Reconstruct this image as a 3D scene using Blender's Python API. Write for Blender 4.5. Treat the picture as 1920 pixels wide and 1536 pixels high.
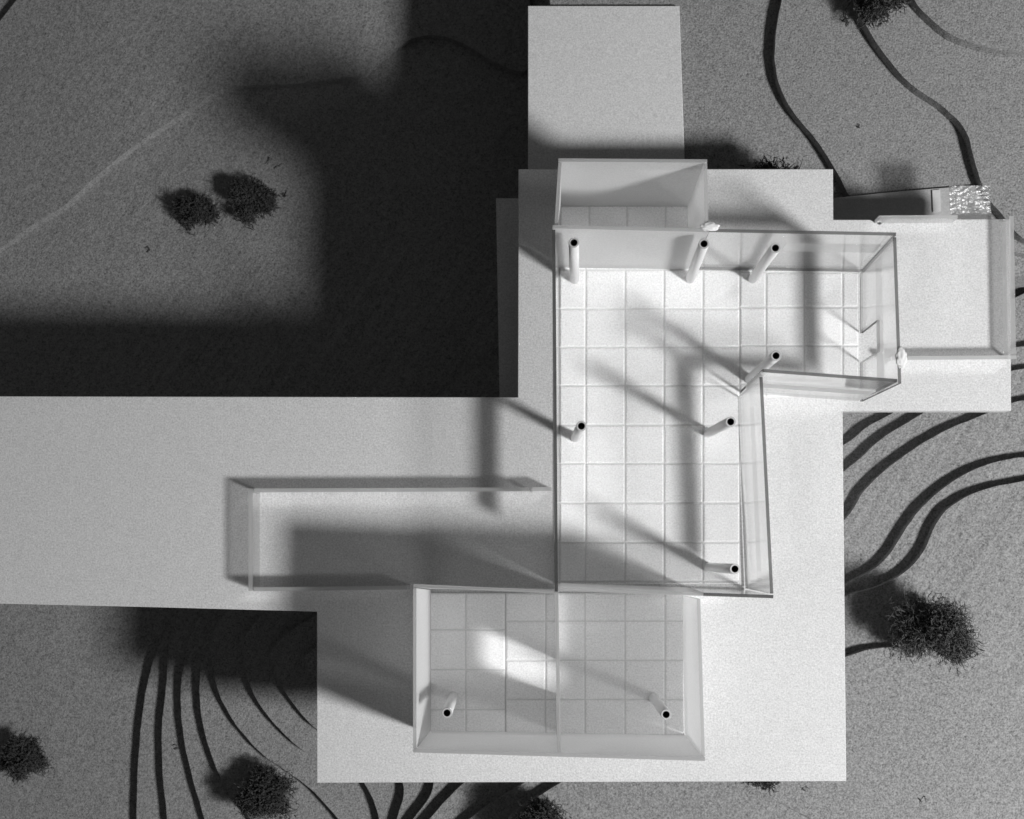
import bpy, bmesh, math, random
from mathutils import Vector, Matrix, noise as mnoise

# ------------------------------------------------------------------ set-up
C = bpy.context.scene
COL = C.collection
for o in list(bpy.data.objects):
    bpy.data.objects.remove(o, do_unlink=True)
S = 0.001                       # one unit of the drawing (u) = 1 mm of the model
NX, NY = 1036.0, 1035.0         # point straight under the lens
D = 1850.0                      # lens height above the tiled floor
H = 212.8                       # height of the tall walls and columns

cam = bpy.data.cameras.new('camera')
cam.sensor_fit = 'HORIZONTAL'
cam.angle = 2 * math.atan(960 / D)
cam.shift_x = (960 - NX) / 1920
cam.shift_y = (NY - 768) / 1920
cam.clip_start, cam.clip_end = 0.05, 60
cam_o = bpy.data.objects.new('camera', cam)
cam_o.location = ((NX - 960) * S, (768 - NY) * S, D * S)
COL.objects.link(cam_o)
C.camera = cam_o
cam.dof.use_dof = True
cam.dof.focus_distance = (D - 120) * S
cam.dof.aperture_fstop = 5.0

w = bpy.data.worlds.new('World')
C.world = w
w.use_nodes = True
w.node_tree.nodes['Background'].inputs[0].default_value = (1, 1, 1, 1)
w.node_tree.nodes['Background'].inputs[1].default_value = 0.053

LX, LY, LZ = 4120, 2460, 2740   # the desk lamp, low to the right, in front
lamp = bpy.data.lights.new('lamp', 'POINT')
lamp.energy = 890
lamp.shadow_soft_size = 0.30
lamp_o = bpy.data.objects.new('lamp', lamp)
lamp_o.location = ((LX - 960) * S, (768 - LY) * S, LZ * S)
COL.objects.link(lamp_o)

C.view_settings.view_transform = 'Standard'
C.view_settings.look = 'None'
C.view_settings.exposure = 0
C.view_settings.gamma = 1
C.render.engine = 'CYCLES'
C.cycles.max_bounces = 14
C.cycles.diffuse_bounces = 5
C.cycles.glossy_bounces = 5
C.cycles.transparent_max_bounces = 32
C.cycles.use_denoising = True
C.cycles.caustics_reflective = True
C.cycles.blur_glossy = 0.0
C.cycles.sample_clamp_indirect = 40

# ------------------------------------------------------------------ coordinates
def P(x, y, z=0.0):
    """point seen at (x, y) of the plan drawing, lying at height z"""
    k = (D - z) / D
    return Vector(((NX + (x - NX) * k - 960) * S, (768 - (NY + (y - NY) * k)) * S, z * S))

# ------------------------------------------------------------------ materials
def node_mat(name):
    m = bpy.data.materials.new(name)
    m.use_nodes = True
    nt = m.node_tree
    nt.nodes.clear()
    out = nt.nodes.new('ShaderNodeOutputMaterial')
    return m, nt, out

def N(nt, kind, **kw):
    n = nt.nodes.new(kind)
    for k, v in kw.items():
        if k.startswith('i_'):
            key = k[2:]
            n.inputs[int(key) if key.isdigit() else key.replace('_', ' ')].default_value = v
        else:
            setattr(n, k, v)
    return n

def g(v):
    return (v, v, v, 1)

def mathn(nt, op, a, b):
    n = nt.nodes.new('ShaderNodeMath')
    n.operation = op
    for i, x in enumerate((a, b)):
        if isinstance(x, (int, float)):
            n.inputs[i].default_value = x
        else:
            nt.links.new(x, n.inputs[i])
    return n.outputs[0]

def grain(nt, amount, size=2.6, coarse=0.0, coarse_size=9.0, stretch=None):
    """factor about 1 that varies like pressed fibre board"""
    geo = N(nt, 'ShaderNodeNewGeometry')
    src = geo.outputs['Position']
    nz = N(nt, 'ShaderNodeTexNoise', i_Scale=1 / (size * S), i_Detail=1.5, i_Roughness=0.7)
    nt.links.new(src, nz.inputs['Vector'])
    a = mathn(nt, 'MULTIPLY', mathn(nt, 'SUBTRACT', nz.outputs['Fac'], 0.5), amount * 2)
    f = mathn(nt, 'ADD', a, 1.0)
    if coarse:
        n2 = N(nt, 'ShaderNodeTexNoise', i_Scale=1 / (coarse_size * S), i_Detail=3.0, i_Roughness=0.65)
        nt.links.new(src, n2.inputs['Vector'])
        b = mathn(nt, 'MULTIPLY', mathn(nt, 'SUBTRACT', n2.outputs['Fac'], 0.5), coarse * 2)
        f = mathn(nt, 'ADD', f, b)
    return f, src

def board_mat(name, albedo, amount, size, coarse=0.0, coarse_size=9, rough=0.75, bump=0.3, specks=0.0,
              streaks=0.0, per_object=0.0, spec=0.25, pits=0.0):
    m, nt, out = node_mat(name)
    f, src = grain(nt, amount, size, coarse, coarse_size)
    if specks:
        v = N(nt, 'ShaderNodeTexNoise', i_Scale=1 / (5.5 * S), i_Detail=2.0, i_Roughness=0.6)
        nt.links.new(src, v.inputs['Vector'])
        r = N(nt, 'ShaderNodeMapRange')
        r.inputs[1].default_value, r.inputs[2].default_value = 0.29, 0.40
        r.inputs[3].default_value, r.inputs[4].default_value = 1 - specks, 1
        nt.links.new(v.outputs['Fac'], r.inputs[0])
        f = mathn(nt, 'MULTIPLY', f, r.outputs[0])
    hgt = f
    if streaks:
        mp = N(nt, 'ShaderNodeMapping')
        mp.inputs['Rotation'].default_value = (0, 0, math.radians(-57))
        nt.links.new(src, mp.inputs['Vector'])
        mp2 = N(nt, 'ShaderNodeMapping')
        mp2.inputs['Scale'].default_value = (1 / (260 * S), 1 / (9 * S), 1)
        nt.links.new(mp.outputs[0], mp2.inputs['Vector'])
        sn = N(nt, 'ShaderNodeTexNoise', i_Scale=1.0, i_Detail=2.0, i_Roughness=0.6)
        nt.links.new(mp2.outputs[0], sn.inputs['Vector'])
        big = N(nt, 'ShaderNodeTexNoise', i_Scale=1 / (700 * S), i_Detail=0.0)
        nt.links.new(src, big.inputs['Vector'])
        amt = N(nt, 'ShaderNodeMapRange')
        amt.inputs[1].default_value, amt.inputs[2].default_value = 0.42, 0.6
        amt.inputs[3].default_value, amt.inputs[4].default_value = 0.30 * streaks, streaks
        nt.links.new(big.outputs['Fac'], amt.inputs[0])
        st = mathn(nt, 'MULTIPLY', mathn(nt, 'SUBTRACT', sn.outputs['Fac'], 0.5), amt.outputs[0])
        f = mathn(nt, 'ADD', f, st)
        hgt = mathn(nt, 'ADD', hgt, mathn(nt, 'MULTIPLY', st, 2.0))
    if per_object:
        oi = N(nt, 'ShaderNodeObjectInfo')
        rr = mathn(nt, 'MULTIPLY', mathn(nt, 'SUBTRACT', oi.outputs['Random'], 0.5), 2 * per_object)
        f = mathn(nt, 'ADD', f, rr)
    if pits:
        vo = N(nt, 'ShaderNodeTexVoronoi', i_Scale=1 / (26 * S))
        nt.links.new(src, vo.inputs['Vector'])
        pr = N(nt, 'ShaderNodeMapRange')
        pr.inputs[1].default_value, pr.inputs[2].default_value = 0.03, 0.08
        pr.inputs[3].default_value, pr.inputs[4].default_value = 1 - pits, 1
        nt.links.new(vo.outputs['Distance'], pr.inputs[0])
        f = mathn(nt, 'MULTIPLY', f, pr.outputs[0])
        hgt = mathn(nt, 'ADD', hgt, pr.outputs[0])
    col = mathn(nt, 'MULTIPLY', f, albedo)
    cmb = N(nt, 'ShaderNodeCombineColor')
    for i in range(3):
        nt.links.new(col, cmb.inputs[i])
    bs = N(nt, 'ShaderNodeBsdfPrincipled', i_Roughness=rough)
    bs.inputs['Specular IOR Level'].default_value = spec
    nt.links.new(cmb.outputs[0], bs.inputs['Base Color'])
    if bump:
        bp = N(nt, 'ShaderNodeBump', i_Strength=bump, i_Distance=1.2 * S)
        nt.links.new(hgt, bp.inputs['Height'])
        nt.links.new(bp.outputs[0], bs.inputs['Normal'])
    nt.links.new(bs.outputs[0], out.inputs[0])
    return m

def acrylic(name, tint, extra_diffuse=0.02, refl=1.0):
    m, nt, out = node_mat(name)
    tr = N(nt, 'ShaderNodeBsdfTransparent')
    tr.inputs[0].default_value = g(tint)
    df = N(nt, 'ShaderNodeBsdfTranslucent')
    df.inputs[0].default_value = g(0.8)
    m1 = N(nt, 'ShaderNodeMixShader')
    m1.inputs[0].default_value = extra_diffuse
    nt.links.new(tr.outputs[0], m1.inputs[1])
    nt.links.new(df.outputs[0], m1.inputs[2])
    gl = N(nt, 'ShaderNodeBsdfAnisotropic')
    gl.inputs['Color'].default_value = g(1)
    gl.inputs['Roughness'].default_value = 0.13
    lw = N(nt, 'ShaderNodeLayerWeight', i_Blend=0.5)          # same on both sides of the sheet
    f5 = mathn(nt, 'POWER', lw.outputs['Facing'], 5.0)
    f = mathn(nt, 'MULTIPLY', mathn(nt, 'ADD', mathn(nt, 'MULTIPLY', f5, 0.96), 0.04), refl)
    m2 = N(nt, 'ShaderNodeMixShader')
    nt.links.new(f, m2.inputs[0])
    nt.links.new(m1.outputs[0], m2.inputs[1])
    nt.links.new(gl.outputs[0], m2.inputs[2])
    nt.links.new(m2.outputs[0], out.inputs[0])
    return m

def frosted(name, through, white=0.85, trans=0.55, streak=0.05):
    """sanded plastic: part of the light goes straight on, the rest is spread"""
    m, nt, out = node_mat(name)
    f, src = grain(nt, streak, 3.0)
    c = mathn(nt, 'MULTIPLY', f, white)
    cmb = N(nt, 'ShaderNodeCombineColor')
    for i in range(3):
        nt.links.new(c, cmb.inputs[i])
    tr = N(nt, 'ShaderNodeBsdfTransparent')
    tr.inputs[0].default_value = g(0.97)
    tl = N(nt, 'ShaderNodeBsdfTranslucent')
    df = N(nt, 'ShaderNodeBsdfDiffuse')
    for n in (tl, df):
        nt.links.new(cmb.outputs[0], n.inputs[0])
    a = N(nt, 'ShaderNodeMixShader')
    a.inputs[0].default_value = trans
    nt.links.new(df.outputs[0], a.inputs[1])
    nt.links.new(tl.outputs[0], a.inputs[2])
    b = N(nt, 'ShaderNodeMixShader')
    b.inputs[0].default_value = through
    nt.links.new(a.outputs[0], b.inputs[1])
    nt.links.new(tr.outputs[0], b.inputs[2])
    nt.links.new(b.outputs[0], out.inputs[0])
    return m

def simple(name, col, rough=0.6, metal=0.0, spec=0.3):
    m, nt, out = node_mat(name)
    f, _ = grain(nt, 0.12, 3.0)
    c = mathn(nt, 'MULTIPLY', f, col)
    cmb = N(nt, 'ShaderNodeCombineColor')
    for i in range(3):
        nt.links.new(c, cmb.inputs[i])
    bs = N(nt, 'ShaderNodeBsdfPrincipled', i_Roughness=rough, i_Metallic=metal)
    bs.inputs['Specular IOR Level'].default_value = spec
    nt.links.new(cmb.outputs[0], bs.inputs['Base Color'])
    nt.links.new(bs.outputs[0], out.inputs[0])
    return m

M = {}
M['ground'] = board_mat('fibre_board', 0.265, 0.95, 3.6, 0.42, 10, rough=0.85, bump=0.6, specks=0.45, streaks=0.6, spec=0.15)
M['board'] = board_mat('pale_card', 0.68, 0.42, 3.2, 0.10, 12, rough=0.7, bump=0.25, pits=0.10)
M['tile'] = board_mat('scored_basswood', 0.90, 0.30, 3.2, 0.06, 22, rough=0.6, bump=0.2, per_object=0.025)
M['grout'] = board_mat('scored_joint', 0.74, 0.1, 3.0, rough=0.8)
M['clear'] = acrylic('clear_acrylic', 0.980, refl=1.5)
M['edge'] = frosted('cut_acrylic_edge', 0.22, 0.12, 0.5)
M['frost_edge'] = frosted('sanded_edge', 0.25, 0.55, 0.5)
M['frost'] = frosted('sanded_acrylic', 0.33, 0.93, 0.42, 0.16)
M['strip'] = frosted('frosted_tape', 0.28, 0.80, 0.45)
M['tube'] = simple('brushed_aluminium', 0.82, 0.45, 0.25)
M['fibre'] = simple('dyed_lichen', 0.058, 0.8, 0.0, 0.2)
M['fibre_pale'] = simple('grey_lichen', 0.10, 0.85, 0.0, 0.2)
M['twig'] = simple('dark_twig', 0.05, 0.8)
M['glue'] = simple('dried_glue', 0.8, 0.35)
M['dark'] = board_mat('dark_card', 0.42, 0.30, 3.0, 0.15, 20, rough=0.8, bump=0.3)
M['tape'] = simple('pale_tape', 0.6, 0.5)
# crinkled foil
m, nt, out = node_mat('crinkled_foil')
geo = N(nt, 'ShaderNodeNewGeometry')
nz = N(nt, 'ShaderNodeTexNoise', i_Scale=1 / (5.0 * S), i_Detail=2.5, i_Roughness=0.65)
mp = N(nt, 'ShaderNodeMapping')
mp.inputs['Scale'].default_value = (0.7, 1.35, 1)
nt.links.new(geo.outputs['Position'], mp.inputs[0])
nt.links.new(mp.outputs[0], nz.inputs['Vector'])
bp = N(nt, 'ShaderNodeBump', i_Strength=0.6, i_Distance=3.2 * S)
nt.links.new(nz.outputs['Fac'], bp.inputs['Height'])
bs = N(nt, 'ShaderNodeBsdfPrincipled', i_Roughness=0.36, i_Metallic=0.6)
bs.inputs['Base Color'].default_value = g(0.74)
nt.links.new(bp.outputs[0], bs.inputs['Normal'])
tr = N(nt, 'ShaderNodeBsdfTransparent')
mx = N(nt, 'ShaderNodeMixShader')
mx.inputs[0].default_value = 0.62
nt.links.new(bs.outputs[0], mx.inputs[1])
nt.links.new(tr.outputs[0], mx.inputs[2])
nt.links.new(mx.outputs[0], out.inputs[0])
M['foil'] = m

# ------------------------------------------------------------------ object helpers
def tag(o, label=None, cat=None, group=None, kind=None):
    if label: o['label'] = label
    if cat: o['category'] = cat
    if group: o['group'] = group
    if kind: o['kind'] = kind
    return o

def obj(name, me, mats, parent=None):
    o = bpy.data.objects.new(name, me)
    if not isinstance(mats, (list, tuple)):
        mats = [mats]
    if not me.materials:
        for mm in mats:
            me.materials.append(mm)
    COL.objects.link(o)
    if parent is not None:
        o.parent = parent
        o.matrix_parent_inverse = Matrix.Translation(parent.location).inverted()
    return o

def empty(name, loc):
    o = bpy.data.objects.new(name, None)
    o.empty_display_size = 0.03
    o.location = loc
    COL.objects.link(o)
    return o

def mesh_from_bm(name, bm):
    bmesh.ops.recalc_face_normals(bm, faces=bm.faces)
    me = bpy.data.meshes.new(name)
    bm.to_mesh(me)
    bm.free()
    return me

def prism(name, top_pts, bottom_z=None, thick=None, bevel=0.0):
    """closed slab from a ring of top points (world)"""
    bm = bmesh.new()
    tv = [bm.verts.new(p) for p in top_pts]
    bv = []
    for p in top_pts:
        q = Vector(p)
        q.z = bottom_z * S if bottom_z is not None else p.z - thick * S
        bv.append(bm.verts.new(q))
    n = len(tv)
    top = bm.faces.new(tv)
    bm.faces.new(bv[::-1])
    for i in range(n):
        j = (i + 1) % n
        bm.faces.new((tv[i], bv[i], bv[j], tv[j]))
    bmesh.ops.recalc_face_normals(bm, faces=bm.faces)
    if bevel:
        es = [e for e in top.edges]
        bmesh.ops.bevel(bm, geom=es, offset=bevel * S, segments=2, profile=0.5, affect='EDGES')
    return mesh_from_bm(name, bm)

def catmull(pts, n=7):
    """centripetal spline through the points, no overshoot between unequal steps"""
    q = [Vector(p) for p in pts]
    q = [q[0] * 2 - q[1]] + q + [q[-1] * 2 - q[-2]]
    out = []
    for i in range(1, len(q) - 2):
        p0, p1, p2, p3 = q[i - 1], q[i], q[i + 1], q[i + 2]
        t0 = 0.0
        t1 = t0 + (p1 - p0).length ** 0.5
        t2 = t1 + (p2 - p1).length ** 0.5
        t3 = t2 + (p3 - p2).length ** 0.5
        for k in range(n):
            t = t1 + (t2 - t1) * k / n
            a1 = p0 * ((t1 - t) / (t1 - t0)) + p1 * ((t - t0) / (t1 - t0))
            a2 = p1 * ((t2 - t) / (t2 - t1)) + p2 * ((t - t1) / (t2 - t1))
            a3 = p2 * ((t3 - t) / (t3 - t2)) + p3 * ((t - t2) / (t3 - t2))
            b1 = a1 * ((t2 - t) / (t2 - t0)) + a2 * ((t - t0) / (t2 - t0))
            b2 = a2 * ((t3 - t) / (t3 - t1)) + a3 * ((t - t1) / (t3 - t1))
            out.append(b1 * ((t2 - t) / (t2 - t1)) + b2 * ((t - t1) / (t2 - t1)))
    out.append(Vector(pts[-1]))
    return out

# ------------------------------------------------------------------ terrain: stacked contour boards
BASE, STEP = -474.0, 22.0
def zl(k):
    return BASE + STEP * k

gm = bpy.data.meshes.new('ground')
R = 4200
gm.from_pydata([(-R * S, -R * S, BASE * S), (R * S, -R * S, BASE * S), (R * S, R * S, BASE * S), (-R * S, R * S, BASE * S)], [], [(0, 1, 2, 3)])
tag(obj('ground', gm, M['ground']), 'grey fibre board base of the landscape at its lowest level', kind='structure')

def layer(k, line, closing, off=9, deep=1):
    """contour board k: high side lies to the right of the walked line"""
    pts = catmull(line, 8)
    ring = []
    n = len(pts)
    for i, p in enumerate(pts):
        a, b = pts[max(i - 1, 0)], pts[min(i + 1, n - 1)]
        d = (b - a).normalized()
        nrm = Vector((-d.y, d.x))
        jit = 0.9 * mnoise.noise(Vector((p.x * 0.05, p.y * 0.05, k * 7.3)))
        q = p + nrm * (off + jit)
        ring.append(P(q.x, q.y, zl(k)))
    ring += [P(x, y, zl(k)) for x, y in closing]
    me = prism('terrain', ring, bottom_z=zl(k - deep) - 0.6)
    return tag(obj('terrain', me, M['ground']), kind='structure')

EAST = [(2700, -900), (2700, 2500)]
# upper left plateau (its edge faces the lamp and shows bright)
layer(0.85, [(985, -700), (988, -60), (1000, 95), (985, 133), (930, 118), (880, 88), (845, 72), (800, 66), (755, 80), (712, 112), (680, 138), (620, 150),
          (540, 158), (470, 160), (418, 168), (360, 202), (300, 240), (245, 278), (180, 330), (120, 385), (60, 422), (0, 465), (-120, 540), (-900, 900)],
      [(-900, 300), (-500, 160), (-60, 90), (0, 40), (42, -14), (200, -200), (500, -700)], off=0)
W = [
    (1, [(250, 2500), (246, 1640), (247, 1536), (250, 1430), (262, 1310), (278, 1240), (300, 1185), (330, 1120), (420, 1000), (600, 880), (760, 770), (870, 692), (935, 660), (1000, 600), (1010, 300), (1000, -10), (1000, -700)]),
    (2, [(340, 2500), (312, 1620), (304, 1536), (295, 1430), (295, 1360), (303, 1280), (311, 1190), (345, 1110), (460, 990), (700, 880), (900, 780), (1015, 650), (1025, 300), (1006, -10), (1006, -700)]),
    (3, [(440, 2500), (400, 1640), (374, 1536), (352, 1460), (335, 1380), (330, 1300), (337, 1240), (350, 1185), (400, 1100), (560, 990), (800, 900), (980, 800), (1050, 650), (1040, 300), (1012, -10), (1012, -700)]),
    (4, [(620, 2500), (520, 1640), (462, 1540), (432, 1505), (405, 1460), (382, 1400), (367, 1330), (366, 1270), (377, 1195), (430, 1110), (600, 1020), (850, 930), (1010, 820), (1080, 650), (1055, 300), (1018, -10), (1018, -700)]),
    (5, [(800, 2500), (690, 1680), (640, 1560), (600, 1510), (572, 1482), (530, 1452), (488, 1423), (440, 1370), (405, 1310), (390, 1250), (386, 1200), (430, 1130), (640, 1050), (900, 970), (1040, 850), (1110, 650), (1070, 300), (1024, -10), (1024, -700)]),
    (6, [(760, 2500), (715, 1640), (702, 1536), (690, 1500), (668, 1466), (620, 1442), (565, 1416), (510, 1365), (470, 1310), (452, 1260), (447, 1200), (520, 1120), (800, 1030), (1100, 930), (1350, 820), (1600, 700), (1800, 600), (1897, 552), (1920, 541), (2100, 480), (2700, 440)]),
    (7, [(620, 2500), (710, 1640), (736, 1536), (748, 1470), (700, 1430), (630, 1398), (580, 1366), (535, 1312), (508, 1262), (500, 1220), (600, 1140), (850, 1060), (1150, 980), (1450, 890), (1590, 820), (1620, 795), (1655, 776), (1780, 700), (1897, 645), (1920, 641), (2100, 610), (2700, 600)]),
    (8, [(500, 2500), (680, 1660), (765, 1536), (805, 1470), (780, 1420), (700, 1370), (620, 1310), (577, 1270), (558, 1235), (640, 1180), (900, 1100), (1200, 1030), (1480, 940), (1590, 868), (1650, 815), (1712, 777), (1800, 725), (1897, 687), (1920, 684), (2100, 660), (2700, 650)]),
    (9, [(400, 2500), (690, 1670), (792, 1540), (858, 1468), (960, 1390), (1200, 1240), (1450, 1080), (1590, 955), (1610, 920), (1650, 880), (1710, 835), (1770, 800), (1830, 775), (1897, 748), (1920, 743), (2100, 715), (2700, 700)]),
    (10, [(400, 2500), (740, 1680), (868, 1536), (910, 1505), (965, 1470), (1150, 1350), (1400, 1190), (1520, 1120), (1590, 1084), (1640, 1056), (1665, 1030), (1690, 990), (1715, 955), (1760, 912), (1820, 875), (1880, 855), (1920, 849), (2100, 830), (2700, 820)]),
    (11, [(420, 2500), (800, 1680), (925, 1548), (975, 1505), (1032, 1470), (1200, 1360), (1420, 1210), (1520, 1140), (1590, 1108), (1650, 1090), (1700, 1060), (1725, 1030), (1745, 985), (1770, 950), (1830, 915), (1920, 894), (2100, 870), (2700, 860)]),
    (12, [(2700, 2174), (1500, 1533), (1290, 1421), (1270, 1390), (1320, 1330), (1450, 1270), (1590, 1222), (1630, 1210), (1690, 1207), (1740, 1229), (1920, 1324), (2100, 1420), (2700, 1740)]),
]
for k, line in W:
    layer(k, line, EAST if k <= 5 else ([(2700, 2500)] if k < 12 else []), off=9 if k < 7 else 8)
SHELF = 13.5                      # the back right ground lies higher; its edge is under the building
layer(SHELF, [(2700, 500), (2100, 505), (1930, 515), (1800, 540), (1600, 640), (1400, 690), (1200, 690), (1090, 640), (1080, 300), (1030, -10), (1030, -700)],
      [(2700, -900)], off=0, deep=5)
T = [
    (6, [(2700, 380), (2100, 440), (1930, 486), (1870, 474), (1760, 450), (1640, 420), (1590, 378), (1560, 325), (1525, 270), (1482, 218), (1456, 170), (1444, 115), (1447, 55), (1458, -5), (1500, -120), (1560, -700)]),
    (7, [(2700, 620), (2050, 545), (1920, 458), (1872, 408), (1845, 375), (1830, 340), (1815, 290), (1802, 248), (1760, 205), (1700, 163), (1650, 105), (1618, 55), (1600, 15), (1590, -60), (1600, -700)]),
    (8, [(2700, 150), (2050, 118), (1930, 108), (1880, 104), (1830, 92), (1790, 78), (1758, 58), (1725, 28), (1702, -5), (1680, -100), (1680, -700)]),
]
T[1][1][0:2] = [(2700, 420), (2050, 470)]
T[0][1][0:2] = [(2700, 432), (2100, 474)]
for k, line in T:
    layer(k + SHELF - 5, line, [(2700, -700)], off=9)

# ------------------------------------------------------------------ big card plates of the building
BZ = -6.0
outline = [(972, 317), (1562, 317), (1562.5, 412), (1632, 412), (1649, 421), (1664, 412), (1895, 410.5), (1896, 770), (1580, 770), (1587, 1465), (594, 1468), (594, 1147),
           (300, 1139), (0, 1132), (-760, 1112), (-760, 743), (0, 743), (971, 745)]
me = prism('terrace_slab', [P(x, y, BZ) for x, y in outline], thick=24, bevel=1.2)
tag(obj('terrace_slab', me, M['board']), 'large white card slab with stepped outline carrying all the clear plastic boxes', 'slab')

ring = [P(990, 11, -166), P(1274, 11, -166), P(1284.5, 318, -150), P(1287, 420, -144), P(990, 420, -144), P(990, 318, -150)]
me = prism('ramp_board', ring, thick=9, bevel=1.0)
tag(obj('ramp_board', me, M['board']), 'white rectangular card ramp sloping down from under the slab to the top of the picture', 'ramp')

ring = [P(930, 372, -100), P(1500, 372, -100), P(1500, 1000, -100), P(941, 1000, -100)]
me = prism('support_block', ring, bottom_z=BASE + STEP * 1)
tag(obj('support_block', me, M['board']), 'shaded card block under the slab, its edge showing left of the slab', 'block')

# dark strip and foil by the small terrace
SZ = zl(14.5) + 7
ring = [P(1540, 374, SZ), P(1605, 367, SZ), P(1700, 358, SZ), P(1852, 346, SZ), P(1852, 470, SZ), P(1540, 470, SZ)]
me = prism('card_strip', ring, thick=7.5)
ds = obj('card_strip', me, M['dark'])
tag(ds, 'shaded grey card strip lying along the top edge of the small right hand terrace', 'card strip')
me = prism('tape', [P(1748, 357, SZ + 3), P(1763, 355.5, SZ + 3), P(1764, 396, SZ + 3), P(1750, 397, SZ + 3)], thick=2.6)
obj('tape', me, M['tape'], ds)

bm = bmesh.new()
nu, nv = 30, 26
grid = []
for j in range(nv + 1):
    row = []
    for i in range(nu + 1):
        u, v = i / nu, j / nv
        x = 1780 + 76 * u + 2.5 * v
        y = 348 + 63 * v
        z = -34 + 2.8 * mnoise.noise(Vector((x * 0.11, y * 0.19, 3.0))) + 1.5 * mnoise.noise(Vector((x * 0.3, y * 0.4, 9.0)))
        wob = 1.2 * mnoise.noise(Vector((x * .2, y * .2, 1)))
        row.append(bm.verts.new(P(x + wob, y + wob, z)))
    grid.append(row)
for j in range(nv):
    for i in range(nu):
        bm.faces.new((grid[j][i], grid[j][i + 1], grid[j + 1][i + 1], grid[j + 1][i]))
r_ = bmesh.ops.extrude_face_region(bm, geom=list(bm.faces))
for v in r_['geom']:
    if isinstance(v, bmesh.types.BMVert):
        v.co.z -= 2.2 * S
me = mesh_from_bm('crinkled_sheet', bm)
tag(obj('crinkled_sheet', me, M['foil']), 'crinkled silvery plastic square glittering at the top right of the small terrace', 'plastic sheet')

# ------------------------------------------------------------------ scored floors, every tile its own piece
def floor(label, base_rect, cells):
    x0, y0, x1, y1 = base_rect
    root_me = prism('tiled_floor', [P(x0, y0, -1.6), P(x1, y0, -1.6), P(x1, y1, -1.6), P(x0, y1, -1.6)], bottom_z=BZ + 0.15)
    root = obj('tiled_floor', root_me, M['grout'])
    tag(root, label, 'floor')
    cache = {}
    for (a, b, c, d) in cells:
        gp = 0.8
        key = (round(c - a, 1), round(d - b, 1))
        if key not in cache:
            hw, hh = (c - a) / 2 - gp, (d - b) / 2 - gp
            cache[key] = prism('tile', [Vector((-hw * S, hh * S, 0)), Vector((hw * S, hh * S, 0)), Vector((hw * S, -hh * S, 0)), Vector((-hw * S, -hh * S, 0))],
                               bottom_z=-3.4, bevel=2.7)
        rng = random.Random(int(a * 31 + b * 17))
        t = obj('tile', cache[key], M['tile'], root)
        t.location = P((a + c) / 2, (b + d) / 2, 0) + Vector((0, 0, rng.uniform(-0.25, 0.0) * S))
        t.rotation_euler = (rng.uniform(-1, 1) * 0.004, rng.uniform(-1, 1) * 0.004, 0)
    return root

def gridcells(xs, ys):
    return [(xs[i], ys[j], xs[i + 1], ys[j + 1]) for i in range(len(xs) - 1) for j in range(len(ys) - 1)]

floor('long white tiled floor inside the tall clear box with many columns', (1049, 500, 1387, 1094),
      gridcells([1049, 1098, 1172, 1245, 1318, 1387], [499, 506, 579, 651, 723, 797, 869, 943, 1017, 1090, 1096]))
floor('white tiled floor of the right hand wing with narrow first column of tiles', (1387.6, 504, 1610, 746),
      gridcells([1387.6, 1436.5, 1508, 1580, 1611], [504, 511, 576, 648, 720, 745]))
floor('shaded tiled floor strip in the small back box', (1050, 386, 1290, 493),
      gridcells([1050, 1104.5, 1175.5, 1248, 1291], [385, 440, 494]))
floor('left half of the tiled floor in the frosted front room, lines set lower', (805, 1112, 947.6, 1375),
      gridcells([805, 873, 947.6], [1112, 1181, 1256, 1331, 1376]))
floor('right half of the tiled floor in the frosted front room', (948.2, 1112, 1281, 1378),
      gridcells([948.2, 1023, 1097, 1172, 1247, 1282], [1112, 1165, 1238.5, 1312, 1379]))

# ------------------------------------------------------------------ acrylic sheets
def sheet(b0, b1, t0, t1, z0, z1, thick, side, profile=None):
    """sheet from a foot line b0-b1 (height z0) to a head line t0-t1 (height z1); side +1/-1 = which way it thickens"""
    B0, B1, T0, T1 = P(*b0, z0), P(*b1, z0), P(*t0, z1), P(*t1, z1)
    d = (B1 - B0); d.z = 0
    n = Vector((-d.y, d.x, 0)).normalized() * (thick * S * side)
    prof = profile or [(0, 0), (1, 0), (1, 1), (0, 1)]
    bm = bmesh.new()
    fa, fb = [], []
    for u, v in prof:
        p = (B0.lerp(B1, u)).lerp(T0.lerp(T1, u), v)
        fa.append(bm.verts.new(p)); fb.append(bm.verts.new(p + n))
    f1 = bm.faces.new(fa); f2 = bm.faces.new(fb[::-1])
    L = len(fa)
    for i in range(L):
        j = (i + 1) % L
        f = bm.faces.new((fa[i], fb[i], fb[j], fa[j]))
        f.material_index = 1
    return mesh_from_bm('wall_panel', bm)

def band(b0, b1, t0, t1, z0, z1, v0, v1, u0, u1, off, thick, side):
    B0, B1, T0, T1 = P(*b0, z0), P(*b1, z0), P(*t0, z1), P(*t1, z1)
    d = (B1 - B0); d.z = 0
    n = Vector((-d.y, d.x, 0)).normalized() * (S * side)
    bm = bmesh.new()
    fa, fb = [], []
    for u, v in [(u0, v0), (u1, v0), (u1, v1), (u0, v1)]:
        p = (B0.lerp(B1, u)).lerp(T0.lerp(T1, u), v)
        fa.append(bm.verts.new(p + n * off)); fb.append(bm.verts.new(p + n * (off + thick)))
    bm.faces.new(fa); bm.faces.new(fb[::-1])
    for i in range(4):
        j = (i + 1) % 4
        bm.faces.new((fa[i], fb[i], fb[j], fa[j]))
    return mesh_from_bm('band', bm)

CL, FR = [M['clear'], M['edge']], [M['frost'], M['frost_edge']]
WZ = BZ + 0.2
TH = 5.5

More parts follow.
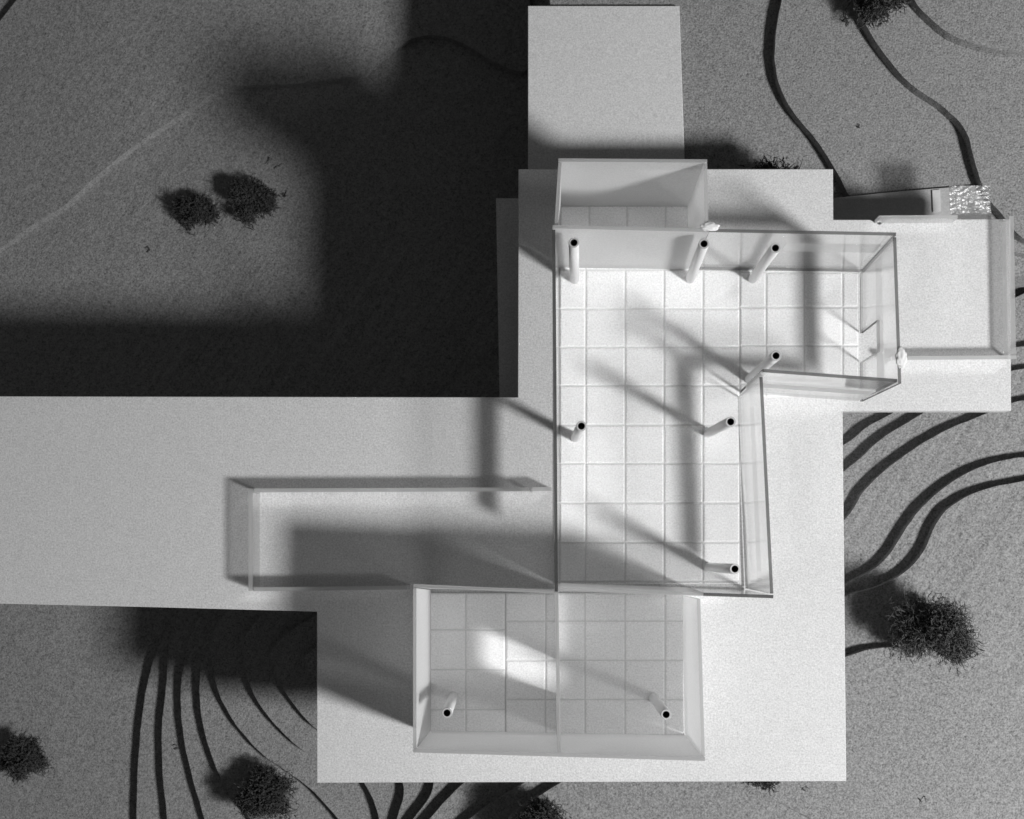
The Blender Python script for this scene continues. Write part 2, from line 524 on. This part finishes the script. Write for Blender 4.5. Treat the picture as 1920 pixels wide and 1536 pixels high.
# main tall clear box (L-shaped)
box = empty('clear_box', P(1220, 800, BZ))
tag(box, 'tall L-shaped clear acrylic box standing over the long tiled floor', 'box')
walls = {
    'north': ((1298, 500), (1617, 505), (1330, 429), (1680, 436)),
    'north_frost': ((1044, 496.5), (1297.3, 500), (1036, 422), (1329.3, 429)),
    'west': ((1043, 504), (1043.5, 1099), (1035, 431), (1040, 1109)),
    'south_frost': ((1050, 1098.2), (1290, 1107), (1047, 1108.3), (1319, 1117.5)),
    'south': ((1290.6, 1107), (1403, 1111), (1319.6, 1117.5), (1450, 1122)),
    'east': ((1389, 745), (1403, 1103), (1430, 707), (1450, 1113)),
    'inner': ((1389, 737), (1609, 752), (1430, 698), (1682, 717)),
    'wing': ((1618, 513), (1618, 753), (1680.5, 445), (1690, 719)),
}
def wp(key, mats, side, profile=None, z0=0.25, label=None):
    b0, b1, t0, t1 = walls[key]
    o = obj('wall_panel', sheet(b0, b1, t0, t1, z0, H, TH, side, profile), mats, box)
    if label: o['label'] = label
    return o
wp('north', CL, -1)
wp('north_frost', FR, -1, label='frosted grey wall panel')
wp('west', CL, 1)
wp('south', CL, 1)
wp('south_frost', FR, 1, label='frosted grey wall panel shared with the front room')
wp('east', CL, -1)
wp('inner', CL, 1)
d0, d1 = (625 - 513) / 240, (680 - 513) / 240
wp('wing', CL, -1, [(0, 0), (d0, 0), (d0, 0.5), (d1, 0.5), (d1, 0), (1, 0), (1, 1), (0, 1)], label='clear wall panel with a low doorway cut out')
def bd(key, side, u0=0.0, u1=1.0, v0=0.40, v1=0.58):
    b0, b1, t0, t1 = walls[key]
    obj('transom_strip', band(b0, b1, t0, t1, 0.25, H, v0, v1, u0, u1, -2.2, 2.0, side), M['strip'], box)
bd('north', -1, 0.46, 0.985, 0.47, 0.67)
bd('west', 1, 0.46, 0.86)
bd('east', -1, 0.0, 0.97)
bd('inner', 1, 0.02, 0.97)
bd('wing', -1, 0.02, 0.99)

# seam of glue up the inner corner
bm = bmesh.new()
sg = []
for k in range(9):
    t_ = 0.35 + 0.64 * k / 8
    c_ = P(1389.5, 738, 0.3).lerp(P(1431, 699, H), t_)
    rr = 5.0 + 1.6 * math.sin(k * 2.3)
    sg.append([bm.verts.new(c_ + Vector((math.cos(a_ * math.pi / 4), math.sin(a_ * math.pi / 4), 0)) * rr * S) for a_ in range(8)])
for k in range(8):
    for a_ in range(8):
        b_ = (a_ + 1) % 8
        bm.faces.new((sg[k][a_], sg[k][b_], sg[k + 1][b_], sg[k + 1][a_]))
bm.faces.new(sg[-1]); bm.faces.new(sg[0][::-1])
obj('glue_seam', mesh_from_bm('glue_seam', bm), M['strip'], box)

# small back box with frosted walls
bb = empty('frosted_box', P(1170, 440, BZ))
tag(bb, 'small frosted acrylic box at the back of the tall clear box', 'box')
for key, mats, side, b0, b1, t0, t1 in [
        ('n', FR, -1, (1049, 381), (1293, 382), (1047, 297), (1326, 299)),
        ('w', FR, 1, (1046, 388), (1043, 489), (1047, 305), (1040, 415)),
        ('e', FR, -1, (1294, 389), (1296, 493), (1326, 307), (1328, 424))]:
    obj('wall_panel', sheet(b0, b1, t0, t1, 0.25 if key != 'x' else WZ, H, TH, side), mats, bb)

# front room with frosted walls, an inner wall with a doorway
fb = empty('frosted_box', P(1045, 1245, BZ))
tag(fb, 'large frosted acrylic box at the front with two columns inside and an inner wall', 'box')
obj('wall_panel', sheet((803, 1099), (1042.6, 1104), (775, 1095), (1039.7, 1107), 0.25, H, TH, -1), FR, fb)
obj('wall_panel', sheet((802.5, 1106.5), (802, 1374), (774.5, 1103), (774.5, 1403), 0.25, H, TH, 1), FR, fb)
obj('wall_panel', sheet((802, 1375), (1290, 1384), (774.5, 1411), (1322, 1427), 0.25, H, TH, 1), FR, fb)
obj('wall_panel', sheet((1285, 1117), (1289, 1375), (1313, 1123), (1321.5, 1418), 0.25, H, TH, -1), FR, fb)
y0, y1 = 1100.5, 1371
e0, e1 = (1236 - y0) / (y1 - y0), (1302 - y0) / (y1 - y0)
o = obj('wall_panel', sheet((1041.5, y0), (1043, y1), (1040.5, 1110.5), (1045.5, 1412), 0.6, H, TH, 1,
                            [(0, 0), (e0, 0), (e0, 0.58), (e1, 0.58), (e1, 0), (1, 0), (1, 1), (0, 1)]), FR, fb)
o['label'] = 'inner wall panel with a doorway cut out'

# ------------------------------------------------------------------ low clear railings
def rail(label, origin, parts):
    r = empty('railing', P(*origin, BZ))
    tag(r, label, 'railing')
    for b0, b1, h, th, side in parts:
        B0, B1 = P(*b0, WZ), P(*b1, WZ)
        d = B1 - B0
        n = Vector((-d.y, d.x, 0)).normalized() * th * S * side
        bm = bmesh.new()
        fa = [bm.verts.new(p) for p in (B0, B1, B1 + Vector((0, 0, h * S)), B0 + Vector((0, 0, h * S)))]
        f2 = [bm.verts.new(v.co + n) for v in fa]
        bm.faces.new(fa); bm.faces.new(f2[::-1])
        for i in range(4):
            j = (i + 1) % 4
            f = bm.faces.new((fa[i], f2[i], f2[j], fa[j])); f.material_index = 1
        obj('rail_panel', mesh_from_bm('rail_panel', bm), CLR, r)
    return r
M['rail_edge'] = frosted('polished_acrylic_edge', 0.45, 0.75, 0.5)
M['rail'] = acrylic('clear_rail', 0.82, 0.04, refl=2.4)
CLR = [M['rail'], M['rail_edge']]
rail('low clear acrylic railing round three sides of the long left terrace', (484, 1010), [
    ((489, 919), (992, 917), 43, 7, -1),
    ((998, 917), (1034, 916), 40, 7, -1),
    ((479, 919), (479, 1107), 43, 8, 1),
    ((489, 1107), (770, 1104), 43, 7, 1)])
rail('low clear acrylic railing along right and bottom sides of the small right hand terrace', (1880, 560), [
    ((1886, 416), (1890, 671), 32, 9, -1),
    ((1660, 682), (1890, 680), 34, 7, 1)])
rail('short clear railing piece beside the dark card strip', (1715, 415), [
    ((1640, 413), (1785, 412), 26, 6, -1)])

# ------------------------------------------------------------------ metal tube columns
def tube_mesh(a, b, ro, ri, seg=28):
    bm = bmesh.new()
    ax = (b - a).normalized()
    x = ax.orthogonal().normalized(); y = ax.cross(x)
    rings = []
    for p, r in ((a, ro), (b - ax * 0.5 * S, ro), (b, ro - 0.5), (b, ri + 0.3), (b - ax * 0.4 * S, ri), (a + ax * 0.3 * S, ri)):
        rings.append([bm.verts.new(p + (x * math.cos(2 * math.pi * k / seg) + y * math.sin(2 * math.pi * k / seg)) * r * S) for k in range(seg)])
    for q in range(len(rings) - 1):
        for k in range(seg):
            l = (k + 1) % seg
            f = bm.faces.new((rings[q][k], rings[q][l], rings[q + 1][l], rings[q + 1][k]))
            f.smooth = q in (0, 4)
            f.material_index = 1 if q == 4 else (2 if q in (1, 2, 3) else 0)
    bm.faces.new(rings[-1]).material_index = 1
    bm.faces.new(rings[0][::-1])
    return mesh_from_bm('column', bm)
M['rim'] = simple('cut_metal_rim', 0.62, 0.5, 0.35)
M['bore'] = simple('bore_painted_shade', 0.03, 0.6)  # shade down inside the tube, painted as a near-black colour
cols = [
    ((1077, 524), (1076, 455), 'thin metal tube column in the back left corner of the tall clear box'),
    ((1294, 523), (1320, 457), 'thin metal tube column by the back wall, left of the glue lump'),
    ((1411, 523), (1454, 465), 'thin metal tube column near the back wall where the right wing begins'),
    ((1405, 711), (1455, 667), 'thin metal tube column at the inner corner of the L-shaped box'),
    ((1079, 821), (1090, 799), 'thin metal tube column standing alone beside the left wall of the tall box'),
    ((1328, 812), (1370, 791), 'thin metal tube column halfway along the right wall of the tall box'),
    ((1328, 1064), (1378, 1067), 'thin metal tube column in the front right corner of the tall clear box'),
    ((850, 1306), (838, 1337), 'thin metal tube column in the shaded left half of the frosted front room'),
    ((1225, 1308), (1249, 1340), 'thin metal tube column in the right half of the frosted front room'),
]
for b, t, lab in cols:
    a_, b_ = P(*b, 0.3), P(*t, H + 1)
    o = obj('column', tube_mesh(a_, b_, 8.8, 5.7), [M['tube'], M['bore'], M['rim']])
    tag(o, lab, 'column', 'metal tube columns')

# ------------------------------------------------------------------ glue lumps
def lump(x, y, z, sx, sy, sz, seed, label):
    bm = bmesh.new()
    bmesh.ops.create_icosphere(bm, subdivisions=4, radius=1)
    c = P(x, y, z)
    for v in bm.verts:
        n = v.co.normalized()
        k = 1 + 0.32 * mnoise.noise(n * 2.1 + Vector((seed, 0, 0))) + 0.07 * mnoise.noise(n * 5 + Vector((0, seed, 0)))
        v.co = Vector((c.x + n.x * sx * k * S, c.y + n.y * sy * k * S, c.z + n.z * sz * k * S))
    for f in bm.faces: f.smooth = True
    tag(obj('glue_lump', mesh_from_bm('glue_lump', bm), M['glue']), label, 'glue', 'white glue lumps')
lump(1331, 425, H + 2, 15, 7, 2.6, 4.2, 'white glue lump on the back wall where the small frosted box meets it')
lump(1690, 671, H + 1, 9, 16, 2.6, 8.1, 'white glue lump on top of the right wing wall by the small terrace')

# ------------------------------------------------------------------ lichen trees
def tree(x, y, z, r, h, label, seed, n=1500, lean=(0, 0), lift=0.5, curl=1.0, mat='fibre', thin=1.0):
    rng = random.Random(seed)
    base = P(x, y, z)
    root = empty('lichen_tree', base)
    tag(root, label, 'tree', 'dark lichen trees')
    bm = bmesh.new()
    segs = 6
    pr = []
    for zz, rr in ((-1, 3.2), (h * 0.25, 2.4), (h * 0.6, 1.3)):
        c = base + Vector((lean[0] * zz / h, -lean[1] * zz / h, zz)) * S
        pr.append([bm.verts.new(c + Vector((math.cos(k * 2 * math.pi / segs), math.sin(k * 2 * math.pi / segs), 0)) * rr * S) for k in range(segs)])
    for q in range(2):
        for k in range(segs):
            l = (k + 1) % segs
            bm.faces.new((pr[q][k], pr[q][l], pr[q + 1][l], pr[q + 1][k]))
    bm.faces.new(pr[-1])
    obj('trunk', mesh_from_bm('trunk', bm), M['twig'], root)
    verts, faces = [], []
    clumps = []
    for _ in range(17):
        a = rng.uniform(0, 2 * math.pi); q = rng.random() ** 0.5
        clumps.append((a, q, rng.uniform(0.05, 1.0), rng.uniform(0.75, 1.25)))
    for _ in range(n):
        a, q, t, cs = rng.choice(clumps)
        wgt = math.sin(math.pi * min(1, 0.18 + 0.72 * t)) ** 0.7     # profile of the crown
        px = math.cos(a) * q * r * 0.72 * wgt * cs + rng.gauss(0, r * 0.17)
        py = math.sin(a) * q * r * 0.72 * wgt * cs + rng.gauss(0, r * 0.17)
        pz = h * (0.06 + 0.84 * t) + rng.gauss(0, h * 0.07)
        pz = max(pz, 1.5)
        p = Vector((px + lean[0] * pz / h, py - lean[1] * pz / h, pz))
        d = Vector((px + rng.gauss(0, r * 0.35), py + rng.gauss(0, r * 0.35), (pz - h * 0.35) * lift + rng.gauss(0, r * 0.3)))
        if d.length < 1e-3: continue
        d.normalize()
        ln = r * rng.uniform(0.08, 0.24) * (2.2 if rng.random() < 0.06 else 1)
        wd = rng.uniform(1.0, 2.0) * thin
        steps = 4
        pts = [p.copy()]
        for s_ in range(steps):
            d = (d + Vector((rng.gauss(0, .6), rng.gauss(0, .6), rng.gauss(0, .6))) * curl).normalized()
            p = p + d * ln / steps
            if p.z < 0.8: p.z = 0.8
            pts.append(p.copy())
        i0 = len(verts)
        for k, pt in enumerate(pts):
            ww = wd * (1 - 0.75 * k / steps)
            e = d.orthogonal().normalized(); f_ = d.cross(e)
            for j in range(3):
                an = j * 2.0944
                verts.append(base + (pt + (e * math.cos(an) + f_ * math.sin(an)) * ww) * S)
        for k in range(steps):
            for j in range(3):
                j2 = (j + 1) % 3
                faces.append((i0 + 3 * k + j, i0 + 3 * k + j2, i0 + 3 * k + 3 + j2, i0 + 3 * k + 3 + j))
    me = bpy.data.meshes.new('crown')
    me.from_pydata(verts, [], faces)
    obj('crown', me, M[mat], root)
    return root

tree(374, 402, zl(0), 54, 50, 'round black lichen tree, left one of the touching pair on the upper left ground', 11, 3400)
tree(478, 388, zl(0), 56, 62, 'black lichen tree, right one of the touching pair on the upper left ground', 12, 3600, lean=(-8, -14))
tree(52, 1418, zl(0), 58, 66, 'black lichen tree cut by the left edge of the picture', 13, 3400)
tree(513, 1490, zl(5), 70, 52, 'ragged black lichen tree among the contour lines at lower left', 14, 4600, lean=(-14, 4))
tree(1694, 1146, zl(11), 84, 146, 'tall dark lichen tree right of the slab with its blurred shadow beside it', 15, 11000, lean=(60, 36), mat='fibre_pale', thin=0.8)
tree(1634, 12, zl(15.5), 58, 75, 'black lichen tree cut by the top edge of the picture', 16, 3600)
tree(1428, 1438, zl(12), 50, 60, 'lichen tree almost hidden under the front edge of the slab', 17, 2400)
tree(1005, 1540, zl(11), 64, 85, 'dark lichen tree cut by the bottom edge of the picture', 18, 4200, lean=(14, 6))
tree(1440, 382, zl(13.5), 74, 122, 'dark lichen tree mostly hidden under the back edge of the slab', 19, 3600)

# fallen crumbs of lichen
def crumb(x, y, z, n, r, label, seed):
    rng = random.Random(seed)
    base = P(x, y, z)
    verts, faces = [], []
    for _ in range(n):
        p = Vector((rng.gauss(0, r * 0.4), rng.gauss(0, r * 0.4), rng.uniform(1, 3)))
        d = Vector((rng.gauss(0, 1), rng.gauss(0, 1), rng.gauss(0, .2))).normalized()
        i0 = len(verts)
        for k in range(4):
            e = d.orthogonal().normalized(); f_ = d.cross(e)
            for j in range(3):
                an = j * 2.0944
                verts.append(base + (p + (e * math.cos(an) + f_ * math.sin(an)) * 1.3 * (1 - .2 * k)) * S)
            d = (d + Vector((rng.gauss(0, .4), rng.gauss(0, .4), 0))).normalized()
            p = p + d * r * 0.35
        for k in range(3):
            for j in range(3):
                j2 = (j + 1) % 3
                faces.append((i0 + 3 * k + j, i0 + 3 * k + j2, i0 + 3 * k + 3 + j2, i0 + 3 * k + 3 + j))
    me = bpy.data.meshes.new('lichen_crumb')
    me.from_pydata(verts, [], faces)
    tag(obj('lichen_crumb', me, M['fibre']), label, 'crumb', 'fallen crumbs of lichen')
crumb(533, 368, zl(0), 7, 9, 'dark lichen crumb lying right of the pair of trees', 1)
crumb(498, 312, zl(0), 2, 22, 'thin dark twig lying above the right tree of the pair', 2)
crumb(278, 467, zl(0), 3, 11, 'tiny dark lichen crumb lying below left of the pair of trees', 3)
crumb(330, 1405, zl(2), 3, 13, 'dark lichen sprig lying across the lower left contour lines', 4)
crumb(1728, 1492, zl(12), 2, 12, 'dark lichen sliver lying at the lower right corner', 5)
crumb(1610, 237, zl(14.5), 4, 5, 'small dark lichen speck lying between the upper right contour lines', 6)
crumb(1584, 41, zl(14.5), 7, 11, 'dark lichen crumb lying beside the tree at the top edge', 7)
crumb(1510, 1481, zl(12), 4, 7, 'small dark lichen crumb lying below the front edge of the slab', 8)
